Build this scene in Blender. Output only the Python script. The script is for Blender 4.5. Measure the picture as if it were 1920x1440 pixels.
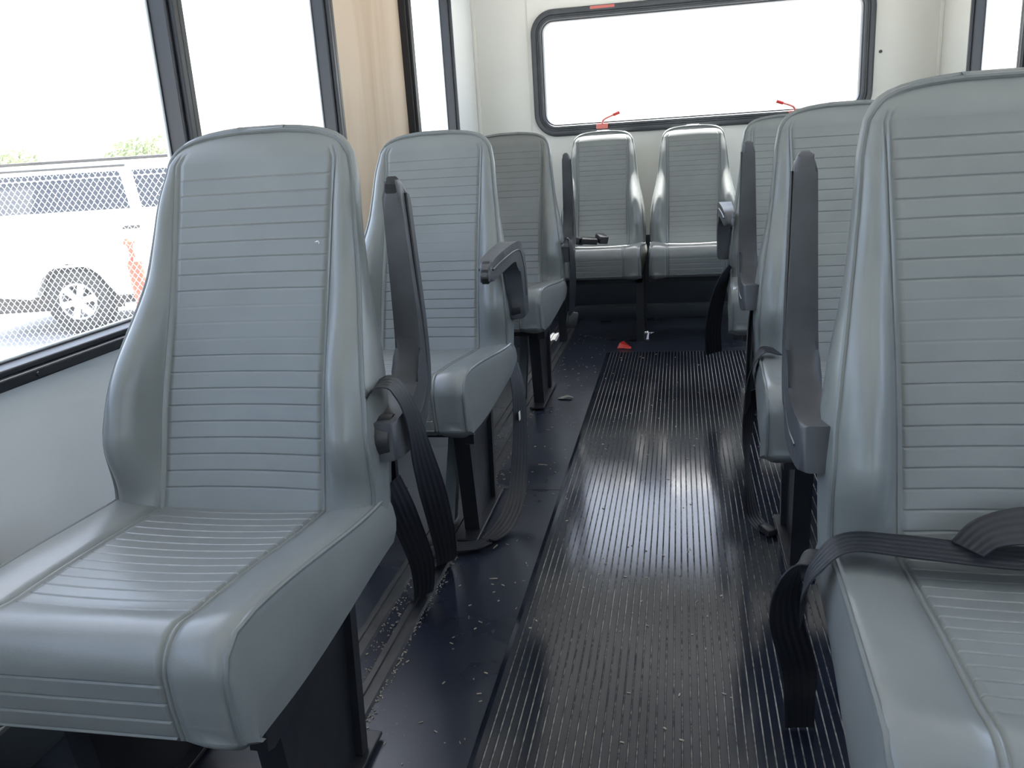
import bpy, bmesh, math, random
from mathutils import Vector, Matrix
random.seed(7)
for o in list(bpy.data.objects):
    bpy.data.objects.remove(o)
SC = bpy.context.scene
COL = SC.collection

# ------------------------------------------------------------------ camera
yaw, pitch, roll = 0.20540556, 0.27294093, 0.0630462
F = Vector((-math.sin(yaw)*math.cos(pitch), math.cos(yaw)*math.cos(pitch), -math.sin(pitch)))
Rv = Vector((math.cos(yaw), math.sin(yaw), 0))
Dv = F.cross(Rv)
R2 = Rv*math.cos(roll) + Dv*math.sin(roll)
D2 = -Rv*math.sin(roll) + Dv*math.cos(roll)
cd = bpy.data.cameras.new('camera')
cam = bpy.data.objects.new('camera', cd)
COL.objects.link(cam)
cam.matrix_world = Matrix(((R2.x, -D2.x, -F.x, 0), (R2.y, -D2.y, -F.y, 0), (R2.z, -D2.z, -F.z, 0.98), (0, 0, 0, 1)))
cd.sensor_width = 36
cd.lens = 1580/1920*36
cd.clip_start = 0.02
cd.clip_end = 500
SC.camera = cam

# ------------------------------------------------------------------ sky, sun, exposure
SUN_ELEV = math.radians(67)
w = bpy.data.worlds.new('world')
SC.world = w
w.use_nodes = True
nt = w.node_tree
bg = nt.nodes['Background']
sky = nt.nodes.new('ShaderNodeTexSky')
sky.sky_type = 'NISHITA'
sky.sun_disc = False
sky.sun_elevation = SUN_ELEV
sky.sun_rotation = 0.0
sky.dust_density = 3.0
sky.air_density = 1.0
sky.ozone_density = 1.0
hs = nt.nodes.new('ShaderNodeHueSaturation')
hs.inputs['Saturation'].default_value = 0.80
nt.links.new(sky.outputs[0], hs.inputs['Color'])
nt.links.new(hs.outputs[0], bg.inputs[0])
bg.inputs[1].default_value = 0.40
sd = bpy.data.lights.new('sun', 'SUN')
sd.energy = 22
sd.angle = 0.0093
sd.color = (1.0, 0.97, 0.93)
so = bpy.data.objects.new('sun', sd)
COL.objects.link(so)
so.rotation_euler = (-(math.pi/2-SUN_ELEV), 0, 0)
so.location = (0, 10, 20)
vs = SC.view_settings
vs.view_transform = 'Standard'
vs.look = 'None'
vs.gamma = 1
vs.use_curve_mapping = False
vs.exposure = 1.05

# ------------------------------------------------------------------ materials
MATS = {}
def mat(name, col, rough=0.5, metal=0.0, spec=0.5, noise=None, bump=None, coat=0.0, ramp=None):
    """noise=(scale, amount) colour mottling; bump=(scale, strength, distance)"""
    m = bpy.data.materials.new(name)
    m.use_nodes = True
    t = m.node_tree
    b = t.nodes['Principled BSDF']
    b.inputs['Base Color'].default_value = (*col, 1)
    b.inputs['Roughness'].default_value = rough
    b.inputs['Metallic'].default_value = metal
    b.inputs['Specular IOR Level'].default_value = spec
    b.inputs['Coat Weight'].default_value = coat
    tc = t.nodes.new('ShaderNodeTexCoord')
    if noise:
        n = t.nodes.new('ShaderNodeTexNoise')
        n.inputs['Scale'].default_value = noise[0]
        n.inputs['Detail'].default_value = 6
        t.links.new(tc.outputs['Object'], n.inputs['Vector'])
        r = t.nodes.new('ShaderNodeMapRange')
        r.inputs[1].default_value = 0.15
        r.inputs[2].default_value = 0.85
        r.inputs[3].default_value = 1-noise[1]
        r.inputs[4].default_value = 1+noise[1]
        t.links.new(n.outputs['Fac'], r.inputs[0])
        mx = t.nodes.new('ShaderNodeVectorMath')
        mx.operation = 'SCALE'
        mx.inputs[0].default_value = col
        t.links.new(r.outputs[0], mx.inputs['Scale'])
        t.links.new(mx.outputs[0], b.inputs['Base Color'])
        r2 = t.nodes.new('ShaderNodeMapRange')
        r2.inputs[1].default_value = 0.15
        r2.inputs[2].default_value = 0.85
        r2.inputs[3].default_value = max(0.02, rough-noise[1]*0.25)
        r2.inputs[4].default_value = min(1, rough+noise[1]*0.25)
        t.links.new(n.outputs['Fac'], r2.inputs[0])
        t.links.new(r2.outputs[0], b.inputs['Roughness'])
    if bump:
        n2 = t.nodes.new('ShaderNodeTexNoise')
        n2.inputs['Scale'].default_value = bump[0]
        n2.inputs['Detail'].default_value = 4
        t.links.new(tc.outputs['Object'], n2.inputs['Vector'])
        bp = t.nodes.new('ShaderNodeBump')
        bp.inputs['Strength'].default_value = bump[1]
        bp.inputs['Distance'].default_value = bump[2]
        t.links.new(n2.outputs['Fac'], bp.inputs['Height'])
        t.links.new(bp.outputs[0], b.inputs['Normal'])
    MATS[name] = m
    return m

M_vinyl = mat('grey_vinyl', (0.172, 0.184, 0.181), 0.30, spec=0.5, noise=(9, 0.10), bump=(420, 0.12, 0.001))
M_pipe = mat('grey_vinyl_piping', (0.135, 0.148, 0.148), 0.34)
M_shell = mat('dark_grey_seat_shell', (0.07, 0.078, 0.085), 0.5, bump=(300, 0.1, 0.001))
M_black = mat('black_painted_steel', (0.012, 0.013, 0.016), 0.42, noise=(14, 0.35))
M_steel = mat('grey_painted_steel', (0.17, 0.20, 0.205), 0.45, noise=(20, 0.15))
M_arm = mat('charcoal_armrest_rubber', (0.055, 0.058, 0.066), 0.45, noise=(16, 0.3), bump=(260, 0.15, 0.001))
M_worn = mat('worn_armrest_foam', (0.018, 0.018, 0.019), 0.85, noise=(60, 0.5), bump=(120, 0.5, 0.003))
M_tear = mat('torn_vinyl_edge', (0.16, 0.09, 0.06), 0.8, noise=(80, 0.4))
M_plas = mat('black_plastic', (0.02, 0.021, 0.024), 0.35)
M_wall = mat('off_white_wall_panel', (0.70, 0.70, 0.655), 0.35, noise=(2.5, 0.04), bump=(160, 0.05, 0.001))
M_wallside = mat('pale_grey_side_panel', (0.72, 0.74, 0.745), 0.38, noise=(2.5, 0.03))
M_ceil = mat('white_ceiling_panel', (0.74, 0.74, 0.72), 0.5, noise=(3, 0.03))
M_frame = mat('black_window_frame', (0.009, 0.011, 0.016), 0.42, noise=(10, 0.2))
M_lip = mat('aluminium_window_lip', (0.42, 0.45, 0.47), 0.35, metal=0.6)
M_rubber = mat('grey_rubber_gasket', (0.05, 0.056, 0.064), 0.38, noise=(12, 0.25))
M_red = mat('red_plastic', (0.55, 0.05, 0.04), 0.35)
M_redlever = mat('faded_red_lever', (0.55, 0.15, 0.13), 0.4)
M_dark = mat('dark_grey_kick_panel', (0.035, 0.043, 0.05), 0.5, noise=(6, 0.35))
M_tyre = mat('black_tyre_rubber', (0.03, 0.03, 0.03), 0.8)
M_white = mat('white_car_paint', (0.82, 0.83, 0.84), 0.25, coat=0.5)
M_carglass = mat('dark_car_glass', (0.03, 0.035, 0.045), 0.08)
M_alloy = mat('alloy_wheel', (0.62, 0.63, 0.64), 0.3, metal=0.6)
M_galv = mat('galvanised_wire', (0.72, 0.74, 0.75), 0.4, metal=0.2)
M_orange = mat('orange_plastic', (0.80, 0.07, 0.03), 0.5)
M_under = mat('dark_underbody', (0.05, 0.045, 0.04), 0.8)
M_ground = mat('pale_dry_gravel', (0.36, 0.36, 0.35), 0.9, noise=(3, 0.25), bump=(25, 0.4, 0.03))
M_leaf = mat('green_foliage', (0.26, 0.30, 0.16), 0.7, noise=(1.5, 0.3))
M_trunk = mat('brown_bark', (0.16, 0.11, 0.07), 0.9, noise=(6, 0.3))
M_grass = mat('dry_yellow_green_grass', (0.34, 0.36, 0.14), 0.8, noise=(4, 0.3))
M_straw = mat('pale_straw_debris', (0.36, 0.32, 0.25), 0.8, noise=(60, 0.4))
M_leafdry = mat('dry_leaf', (0.30, 0.33, 0.28), 0.7)
M_white_bit = mat('white_tag', (0.75, 0.75, 0.72), 0.6)

def webbing():
    m = mat('black_seat_belt_webbing', (0.022, 0.024, 0.03), 0.55, spec=0.5)
    t = m.node_tree
    b = t.nodes['Principled BSDF']
    uv = t.nodes.new('ShaderNodeUVMap')
    sx = t.nodes.new('ShaderNodeSeparateXYZ')
    t.links.new(uv.outputs[0], sx.inputs[0])
    mu = t.nodes.new('ShaderNodeMath'); mu.operation = 'MULTIPLY'; mu.inputs[1].default_value = math.pi*2*5
    t.links.new(sx.outputs[0], mu.inputs[0])
    sn = t.nodes.new('ShaderNodeMath'); sn.operation = 'SINE'
    t.links.new(mu.outputs[0], sn.inputs[0])
    mr = t.nodes.new('ShaderNodeMapRange')
    mr.inputs[1].default_value = -1; mr.inputs[2].default_value = 1
    mr.inputs[3].default_value = 0.0; mr.inputs[4].default_value = 1.0
    t.links.new(sn.outputs[0], mr.inputs[0])
    mix = t.nodes.new('ShaderNodeMix'); mix.data_type = 'RGBA'
    mix.inputs[6].default_value = (0.007, 0.008, 0.012, 1)
    mix.inputs[7].default_value = (0.016, 0.018, 0.024, 1)
    t.links.new(mr.outputs[0], mix.inputs[0])
    t.links.new(mix.outputs[2], b.inputs['Base Color'])
    bp = t.nodes.new('ShaderNodeBump'); bp.inputs['Strength'].default_value = 0.6; bp.inputs['Distance'].default_value = 0.001
    t.links.new(mr.outputs[0], bp.inputs['Height'])
    t.links.new(bp.outputs[0], b.inputs['Normal'])
    return m
M_web = webbing()

def plywood():
    m = mat('bare_plywood', (0.62, 0.45, 0.29), 0.65)
    t = m.node_tree
    b = t.nodes['Principled BSDF']
    tc = t.nodes.new('ShaderNodeTexCoord')
    mp = t.nodes.new('ShaderNodeMapping')
    mp.inputs['Scale'].default_value = (4, 4, 0.6)
    t.links.new(tc.outputs['Object'], mp.inputs[0])
    n = t.nodes.new('ShaderNodeTexNoise'); n.inputs['Scale'].default_value = 1.6; n.inputs['Detail'].default_value = 7; n.inputs['Distortion'].default_value = 0.6
    t.links.new(mp.outputs[0], n.inputs['Vector'])
    r = t.nodes.new('ShaderNodeValToRGB')
    r.color_ramp.elements[0].position = 0.28; r.color_ramp.elements[0].color = (0.40, 0.30, 0.205, 1)
    r.color_ramp.elements[1].position = 0.62; r.color_ramp.elements[1].color = (0.53, 0.43, 0.33, 1)
    t.links.new(n.outputs['Fac'], r.inputs[0])
    t.links.new(r.outputs[0], b.inputs['Base Color'])
    return m
M_ply = plywood()

def floor_vinyl():
    m = mat('dark_blue_black_vinyl_floor', (0.018, 0.021, 0.031), 0.33)
    t = m.node_tree
    b = t.nodes['Principled BSDF']
    tc = t.nodes.new('ShaderNodeTexCoord')
    n = t.nodes.new('ShaderNodeTexNoise'); n.inputs['Scale'].default_value = 3; n.inputs['Detail'].default_value = 8
    t.links.new(tc.outputs['Object'], n.inputs['Vector'])
    r = t.nodes.new('ShaderNodeValToRGB')
    r.color_ramp.elements[0].position = 0.15; r.color_ramp.elements[0].color = (0.009, 0.012, 0.022, 1)
    r.color_ramp.elements[1].position = 0.90; r.color_ramp.elements[1].color = (0.022, 0.027, 0.040, 1)
    t.links.new(n.outputs['Fac'], r.inputs[0])
    n2 = t.nodes.new('ShaderNodeTexNoise'); n2.inputs['Scale'].default_value = 140; n2.inputs['Detail'].default_value = 3
    t.links.new(tc.outputs['Object'], n2.inputs['Vector'])
    r2 = t.nodes.new('ShaderNodeMapRange'); r2.inputs[1].default_value = 0.66; r2.inputs[2].default_value = 0.78; r2.inputs[4].default_value = 0.5
    t.links.new(n2.outputs['Fac'], r2.inputs[0])
    mix = t.nodes.new('ShaderNodeMix'); mix.data_type = 'RGBA'
    mix.inputs[7].default_value = (0.16, 0.145, 0.12, 1)
    t.links.new(r2.outputs[0], mix.inputs[0]); t.links.new(r.outputs[0], mix.inputs[6])
    t.links.new(mix.outputs[2], b.inputs['Base Color'])
    mr = t.nodes.new('ShaderNodeMapRange'); mr.inputs[1].default_value = 0.15; mr.inputs[2].default_value = 0.85; mr.inputs[3].default_value = 0.20; mr.inputs[4].default_value = 0.40
    t.links.new(n.outputs['Fac'], mr.inputs[0]); t.links.new(mr.outputs[0], b.inputs['Roughness'])
    return m
M_floor = floor_vinyl()

M_rib = mat('black_rubber_rib', (0.010, 0.013, 0.021), 0.13, spec=0.45, noise=(5, 0.15), bump=(240, 0.06, 0.0005))
def groove():
    m = mat('dusty_rubber_groove', (0.03, 0.03, 0.03), 0.8)
    t = m.node_tree
    b = t.nodes['Principled BSDF']
    tc = t.nodes.new('ShaderNodeTexCoord')
    mp = t.nodes.new('ShaderNodeMapping'); mp.inputs['Scale'].default_value = (70, 55, 1)
    t.links.new(tc.outputs['Object'], mp.inputs[0])
    n = t.nodes.new('ShaderNodeTexNoise'); n.inputs['Scale'].default_value = 1.0; n.inputs['Detail'].default_value = 5; n.inputs['Roughness'].default_value = 0.7
    t.links.new(mp.outputs[0], n.inputs['Vector'])
    n2 = t.nodes.new('ShaderNodeTexNoise'); n2.inputs['Scale'].default_value = 2.2; n2.inputs['Detail'].default_value = 2
    t.links.new(tc.outputs['Object'], n2.inputs['Vector'])
    ad = t.nodes.new('ShaderNodeMath'); ad.operation = 'ADD'
    t.links.new(n.outputs['Fac'], ad.inputs[0]); t.links.new(n2.outputs['Fac'], ad.inputs[1])
    r = t.nodes.new('ShaderNodeValToRGB')
    r.color_ramp.elements[0].position = 0.44; r.color_ramp.elements[0].color = (0.030, 0.030, 0.032, 1)
    r.color_ramp.elements[1].position = 0.66; r.color_ramp.elements[1].color = (0.40, 0.38, 0.34, 1)
    hf = t.nodes.new('ShaderNodeMath'); hf.operation = 'MULTIPLY'; hf.inputs[1].default_value = 0.5
    t.links.new(ad.outputs[0], hf.inputs[0]); t.links.new(hf.outputs[0], r.inputs[0])
    t.links.new(r.outputs[0], b.inputs['Base Color'])
    return m
M_groove = groove()

def glare_glass():
    m = bpy.data.materials.new('glare_veil_glass')
    m.use_nodes = True
    t = m.node_tree
    t.nodes.remove(t.nodes['Principled BSDF'])
    out = t.nodes['Material Output']
    tr = t.nodes.new('ShaderNodeBsdfTransparent'); tr.inputs[0].default_value = (0.95, 0.97, 0.97, 1)
    tl = t.nodes.new('ShaderNodeBsdfTranslucent'); tl.inputs[0].default_value = (0.85, 0.87, 0.9, 1)
    gl = t.nodes.new('ShaderNodeBsdfGlossy'); gl.inputs['Roughness'].default_value = 0.02
    m1 = t.nodes.new('ShaderNodeMixShader'); m1.inputs[0].default_value = 0.05  # translucent share imitates veiling glare over the view outside
    t.links.new(tr.outputs[0], m1.inputs[1]); t.links.new(tl.outputs[0], m1.inputs[2])
    m2 = t.nodes.new('ShaderNodeMixShader'); m2.inputs[0].default_value = 0.05
    t.links.new(m1.outputs[0], m2.inputs[1]); t.links.new(gl.outputs[0], m2.inputs[2])
    t.links.new(m2.outputs[0], out.inputs[0])
    return m
M_glass = glare_glass()

# ------------------------------------------------------------------ mesh helpers
def mesh_obj(name, me, parent=None, loc=None):
    o = bpy.data.objects.new(name, me)
    COL.objects.link(o)
    if parent: o.parent = parent
    if loc: o.location = loc
    return o
def finish(bm, name, mats, smooth=True, angle=40):
    bmesh.ops.recalc_face_normals(bm, faces=bm.faces)
    me = bpy.data.meshes.new(name)
    bm.to_mesh(me); bm.free()
    for m in (mats if isinstance(mats, (list, tuple)) else [mats]): me.materials.append(m)
    if smooth:
        me.polygons.foreach_set('use_smooth', [True]*len(me.polygons))
        me.set_sharp_from_angle(angle=math.radians(angle))
    return me
def abox(bm, x0, x1, y0, y1, z0, z1, bev=0.0, mi=0):
    vs_ = [bm.verts.new((x, y, z)) for x in (x0, x1) for y in (y0, y1) for z in (z0, z1)]
    fs = [bm.faces.new([vs_[i] for i in f]) for f in ((0,1,3,2),(4,6,7,5),(0,4,5,1),(2,3,7,6),(0,2,6,4),(1,5,7,3))]
    for f in fs: f.material_index = mi
    if bev > 0:
        es = list({e for f in fs for e in f.edges})
        bmesh.ops.bevel(bm, geom=es, offset=bev, segments=2, affect='EDGES', profile=0.5)
def box_me(name, m, *a, bev=0.0):
    bm = bmesh.new(); abox(bm, *a, bev=bev); return finish(bm, name, m)
def catmull(pts, n=8):
    pts = [Vector(p) for p in pts]
    P = [2*pts[0]-pts[1]] + pts + [2*pts[-1]-pts[-2]]
    out = []
    for i in range(1, len(P)-2):
        for k in range(n):
            t = k/n
            a, b, c, d = P[i-1], P[i], P[i+1], P[i+2]
            out.append(0.5*((2*b)+(c-a)*t+(2*a-5*b+4*c-d)*t*t+(3*b-a-3*c+d)*t**3))
    out.append(pts[-1])
    return out
def tube(bm, pts, r, seg=8, closed=False, cap=True):
    pts = [Vector(p) for p in pts]
    n = len(pts); rings = []
    up = None
    for i, p in enumerate(pts):
        if closed: d = pts[(i+1) % n]-pts[i-1]
        else: d = pts[min(i+1, n-1)]-pts[max(i-1, 0)]
        d.normalize()
        if up is None:
            up = Vector((0, 0, 1)) if abs(d.z) < 0.9 else Vector((1, 0, 0))
        s = d.cross(up).normalized(); up = s.cross(d).normalized()
        rr = r[i] if isinstance(r, (list, tuple)) else r
        rings.append([bm.verts.new(p + rr*(math.cos(2*math.pi*k/seg)*s + math.sin(2*math.pi*k/seg)*up)) for k in range(seg)])
    for i in range(n if closed else n-1):
        a, b = rings[i], rings[(i+1) % n]
        for k in range(seg): bm.faces.new((a[k], a[(k+1) % seg], b[(k+1) % seg], b[k]))
    if cap and not closed:
        bm.faces.new(rings[0]); bm.faces.new(rings[-1])
def tube_me(name, m, pts, r, seg=8, closed=False):
    bm = bmesh.new(); tube(bm, pts, r, seg, closed); return finish(bm, name, m, angle=50)
def bar(bm, a, b, wx, wy):
    """rectangular bar between two points (width wx sideways, wy other way)"""
    a, b = Vector(a), Vector(b); d = (b-a).normalized()
    ref = Vector((1, 0, 0)) if abs(d.x) < 0.9 else Vector((0, 0, 1))
    u = (ref - d*ref.dot(d)).normalized(); v = d.cross(u)
    A = [bm.verts.new(p + su*wx/2*u + sv*wy/2*v) for p in (a, b) for su, sv in ((-1,-1),(1,-1),(1,1),(-1,1))]
    for f in ((0,1,2,3),(7,6,5,4),(0,4,5,1),(1,5,6,2),(2,6,7,3),(3,7,4,0)): bm.faces.new([A[i] for i in f])
def prism(bm, poly, axis, lo, hi, bev=0.0, mi=0, seg=3):
    """poly of 2-D points extruded along axis 'x','y' or 'z'"""
    def P(a, b, t):
        return {'x': (t, a, b), 'y': (a, t, b), 'z': (a, b, t)}[axis]
    A = [bm.verts.new(P(a, b, lo)) for a, b in poly]; B = [bm.verts.new(P(a, b, hi)) for a, b in poly]
    n = len(poly)
    f1 = bm.faces.new(A); f2 = bm.faces.new(B)
    fs = [f1, f2]
    for i in range(n): fs.append(bm.faces.new((A[i], A[(i+1) % n], B[(i+1) % n], B[i])))
    for f in fs: f.material_index = mi
    if bev > 0:
        es = list(f1.edges)+list(f2.edges)
        bmesh.ops.bevel(bm, geom=es, offset=bev, segments=seg, affect='EDGES', profile=0.5)
def ribbon_me(name, m, pts, sides, width=0.047, thick=0.0022, n=8):
    """belt webbing along pts; sides = width direction at each control point"""
    C = catmull(pts, n)
    Sd = catmull(sides, n)
    bm = bmesh.new(); uvl = bm.loops.layers.uv.new('UVMap')
    rows = []; cols = 5
    for i, p in enumerate(C):
        d = (C[min(i+1, len(C)-1)]-C[max(i-1, 0)]).normalized()
        s = Sd[i]; s = (s-d*s.dot(d)); s.normalize()
        nrm = s.cross(d).normalized()
        top = []; bot = []
        for k in range(cols):
            u = k/(cols-1)-0.5
            q = p + s*u*width
            top.append(bm.verts.new(q+nrm*thick/2)); bot.append(bm.verts.new(q-nrm*thick/2))
        rows.append((top, bot))
    def face(vv, us):
        f = bm.faces.new(vv)
        for l, u in zip(f.loops, us): l[uvl].uv = u
    for i in range(len(rows)-1):
        for k in range(cols-1):
            u0, u1 = k/(cols-1), (k+1)/(cols-1); v0, v1 = i*0.1, (i+1)*0.1
            face((rows[i][0][k], rows[i][0][k+1], rows[i+1][0][k+1], rows[i+1][0][k]), ((u0,v0),(u1,v0),(u1,v1),(u0,v1)))
            face((rows[i][1][k], rows[i+1][1][k], rows[i+1][1][k+1], rows[i][1][k+1]), ((u0,v0),(u0,v1),(u1,v1),(u1,v0)))
        for k in (0, cols-1):
            face((rows[i][0][k], rows[i+1][0][k], rows[i+1][1][k], rows[i][1][k]), ((0,0),(0,.1),(0,.1),(0,0)))
    for i in (0, len(rows)-1):
        for k in range(cols-1):
            face((rows[i][0][k], rows[i][1][k], rows[i][1][k+1], rows[i][0][k+1]), ((0,0),(0,0),(.1,0),(.1,0)))
    return finish(bm, name, m, angle=60)

def empty(name, loc, label=None, cat=None, group=None, kind=None, rz=0):
    o = bpy.data.objects.new(name, None)
    COL.objects.link(o); o.location = loc; o.rotation_euler.z = rz
    o.empty_display_size = 0.1
    return tag(o, label, cat, group, kind)
def tag(o, label=None, cat=None, group=None, kind=None):
    if label: o['label'] = label
    if cat: o['category'] = cat
    if group: o['group'] = group
    if kind: o['kind'] = kind
    return o
def struct(name, me, label, cat):
    return tag(mesh_obj(name, me), label, cat, kind='structure')

# ------------------------------------------------------------------ the shell of the bus
XL, XR, YR, YF, ZC = -1.115, 1.30, 4.88, -2.1, 1.95
WT = 0.06
WZ0, WZ1 = 0.645, 1.74
def side_wall(x0, x1, openings, m):
    bm = bmesh.new()
    abox(bm, x0, x1, YF, YR, -0.02, WZ0)
    abox(bm, x0, x1, YF, YR, WZ1, ZC)
    ys = [YF]
    for a, b in openings: ys += [a, b]
    ys.append(YR)
    for i in range(0, len(ys), 2):
        if ys[i+1]-ys[i] > 0.001: abox(bm, x0, x1, ys[i], ys[i+1], WZ0, WZ1)
    return finish(bm, 'wall', m, smooth=False)
LWIN = [(-1.70, -0.62), (-0.56, 0.62), (0.66, 1.85), (1.85, 2.755), (2.755, 3.63), (3.63, 4.33)]
RWIN = [(-0.56, 0.64), (0.72, 1.70), (1.70, 2.65), (2.65, 3.73), (3.73, 4.36)]
struct('wall_left', side_wall(XL-0.028, XL, [(-1.70, -0.62), (-0.56, 0.62), (0.66, 4.33)], M_wallside), 'pale grey side panel under the left windows', 'wall')
struct('wall_right', side_wall(XR, XR+0.028, [(-0.56, 0.64), (0.72, 4.36)], M_wall), 'off-white side panel behind the right seats', 'wall')
struct('floor', box_me('floor', M_floor, XL-WT, XR+WT, YF-WT, YR+WT, -0.08, 0.0), 'dark blue-black smooth vinyl bus floor', 'floor')
struct('ceiling', box_me('ceiling', M_ceil, XL-WT, XR+WT, YF-WT, YR+WT, ZC, ZC+0.05), 'white bus ceiling above the windows', 'ceiling')

def rrect(cx, cz, hx, hz, r, n=10):
    pts = []
    for (sx, sz, a0) in ((1, 1, 0), (-1, 1, 90), (-1, -1, 180), (1, -1, 270)):
        for k in range(n+1):
            a = math.radians(a0+90*k/n)
            pts.append((cx+sx*(hx-r)+r*math.cos(a), cz+sz*(hz-r)+r*math.sin(a)))
    return pts
# rear window, rounded
RWX, RWZ, RHX, RHZ, RR = 0.096, 1.353, 0.885, 0.330, 0.125
def end_wall(y0, y1, cx, cz, hx, hz, r, m):
    bm = bmesh.new()
    inn = rrect(cx, cz, hx, hz, r); outp = rrect((XL+XR)/2, (ZC-0.02)/2, (XR-XL)/2, (ZC+0.02)/2, 0.0005)
    L = [[bm.verts.new((x, y, z)) for x, z in pts] for pts, y in ((inn, y0), (outp, y0), (outp, y1), (inn, y1))]
    n = len(inn)
    for j in range(4):
        a, b = L[j], L[(j+1) % 4]
        for i in range(n): bm.faces.new((a[i], a[(i+1) % n], b[(i+1) % n], b[i]))
    return finish(bm, 'wall', m, smooth=True, angle=30)
struct('wall_rear', end_wall(YR, YR+WT, RWX, RWZ, RHX-0.03, RHZ-0.03, RR-0.02, M_wall), 'off-white rear wall around the wide window', 'wall')
struct('wall_front', end_wall(YF-WT, YF, 0.09, 1.30, 0.75, 0.34, 0.12, M_wallside), 'unseen pale front bulkhead, opening kept small to limit light', 'wall')  # unseen end wall, its opening shrunk to hold back light from the front

def ring_sweep(bm, cx, cz, hx, hz, r, prof, y0, sgn):
    """prof = (inset, protrusion) pairs swept round a rounded rectangle"""
    loops = []
    for ins, pr in prof:
        loops.append([bm.verts.new((x, y0+sgn*pr, z)) for x, z in rrect(cx, cz, hx-ins, hz-ins, max(0.01, r-ins))])
    for a, b in zip(loops, loops[1:]):
        n = len(a)
        for i in range(n): bm.faces.new((a[i], a[(i+1) % n], b[(i+1) % n], b[i]))
def end_window(name, y0, sgn, cx, cz, hx, hz, r, label, m):
    e = empty(name, (0, y0, cz), label, 'window', kind='structure')
    bm = bmesh.new()
    ring_sweep(bm, cx, 0, hx, hz, r, [(0, 0), (0, 0.014), (0.004, 0.024), (0.012, 0.028), (0.028, 0.026), (0.033, 0.016), (0.039, 0.016), (0.043, 0.022), (0.054, 0.022), (0.058, 0.012), (0.064, 0.012), (0.068, 0.0), (0.068, -0.03)], 0, sgn)
    mesh_obj('window_frame', finish(bm, 'frame', m, angle=50), e)
    bm = bmesh.new()
    pts = rrect(cx, 0, hx-0.05, hz-0.05, r-0.04)
    A = [bm.verts.new((x, -sgn*0.030, z)) for x, z in pts]; B = [bm.verts.new((x, -sgn*0.034, z)) for x, z in pts]
    bm.faces.new(A)
    mesh_obj('pane', finish(bm, 'pane', M_glass, smooth=False), e)
    return e
rw = end_window('window_1', YR, -1, RWX, RWZ, RHX, RHZ, RR, 'wide rear window with rounded black rubber frame', M_rubber)
end_window('window_2', YF, 1, 0.09, 1.30, 0.78, 0.37, 0.14, 'unseen windscreen at the front of the bus, kept small to limit light', M_rubber)  # unseen windscreen, sized down with the bulkhead opening to cut front light

WN = [3]
def side_window(xw, sgn, y0, y1, label, ply=False):
    """sgn = +1 when the interior lies towards +x"""
    e = empty('window_%d' % WN[0], (xw, y0, WZ0), label, 'window', kind='structure'); WN[0] += 1
    W, Hh = y1-y0, WZ1-WZ0
    def rect_ring(ins, wd, a, b, m, nm):
        lo, hi = sorted((sgn*a, sgn*b))
        bm = bmesh.new()
        abox(bm, lo, hi, ins, W-ins, ins, ins+wd, 0.003)
        abox(bm, lo, hi, ins, W-ins, Hh-ins-wd, Hh-ins, 0.003)
        abox(bm, lo, hi, ins, ins+wd, ins+wd, Hh-ins-wd, 0.003)
        abox(bm, lo, hi, W-ins-wd, W-ins, ins+wd, Hh-ins-wd, 0.003)
        return mesh_obj(nm, finish(bm, nm, m, smooth=False), e)
    rect_ring(0.0, 0.020, -0.028, 0.030, M_frame, 'window_frame')
    rect_ring(0.020, 0.012, -0.028, 0.018, M_frame, 'inner_frame')
    rect_ring(0.032, 0.007, -0.032, -0.022, M_lip, 'metal_lip')
    bm = bmesh.new()
    if ply:
        lo, hi = sorted((sgn*-0.024, sgn*-0.012))
        abox(bm, lo, hi, 0.02, W-0.02, 0.02, Hh-0.02)
        p = mesh_obj('plywood_panel', finish(bm, 'plywood', M_ply, smooth=False), e)
        p['label'] = 'bare tan plywood board filling the window'
    else:
        v = [bm.verts.new((sgn*-0.026, y, z)) for y, z in ((0.03, 0.03), (W-0.03, 0.03), (W-0.03, Hh-0.03), (0.03, Hh-0.03))]
        bm.faces.new(v)
        mesh_obj('pane', finish(bm, 'pane', M_glass, smooth=False), e)
    return e
LL = ['left window near the front of the bus', 'left window beside the camera', 'left window nearest the camera, fence and white car outside', 'left window behind the nearest left seat', None, 'narrow left window at the back corner']
for (a, b), lb in zip(LWIN, LL):
    side_window(XL, 1, a, b, lb or 'left window blocked with a bare plywood board', ply=lb is None)
RL = ['right window near the front of the bus', 'right window beside the nearest right seat', 'right window beside the middle right seat', 'right window beside the furthest right seat', 'narrow right window at the back corner']
for (a, b), lb in zip(RWIN, RL): side_window(XR, -1, a, b, lb)
# sill rail screws on the left frame
for k, y in enumerate((0.95, 1.22, 1.5)):
    bm = bmesh.new(); bmesh.ops.create_cone(bm, cap_ends=True, segments=10, radius1=0.005, radius2=0.004, depth=0.003, matrix=Matrix.Rotation(math.pi/2, 4, 'Y'))
    o = mesh_obj('screw', finish(bm, 'screw', M_frame), bpy.data.objects['window_5'])
    o.location = (0.031, y-0.66, 0.010)

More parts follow.
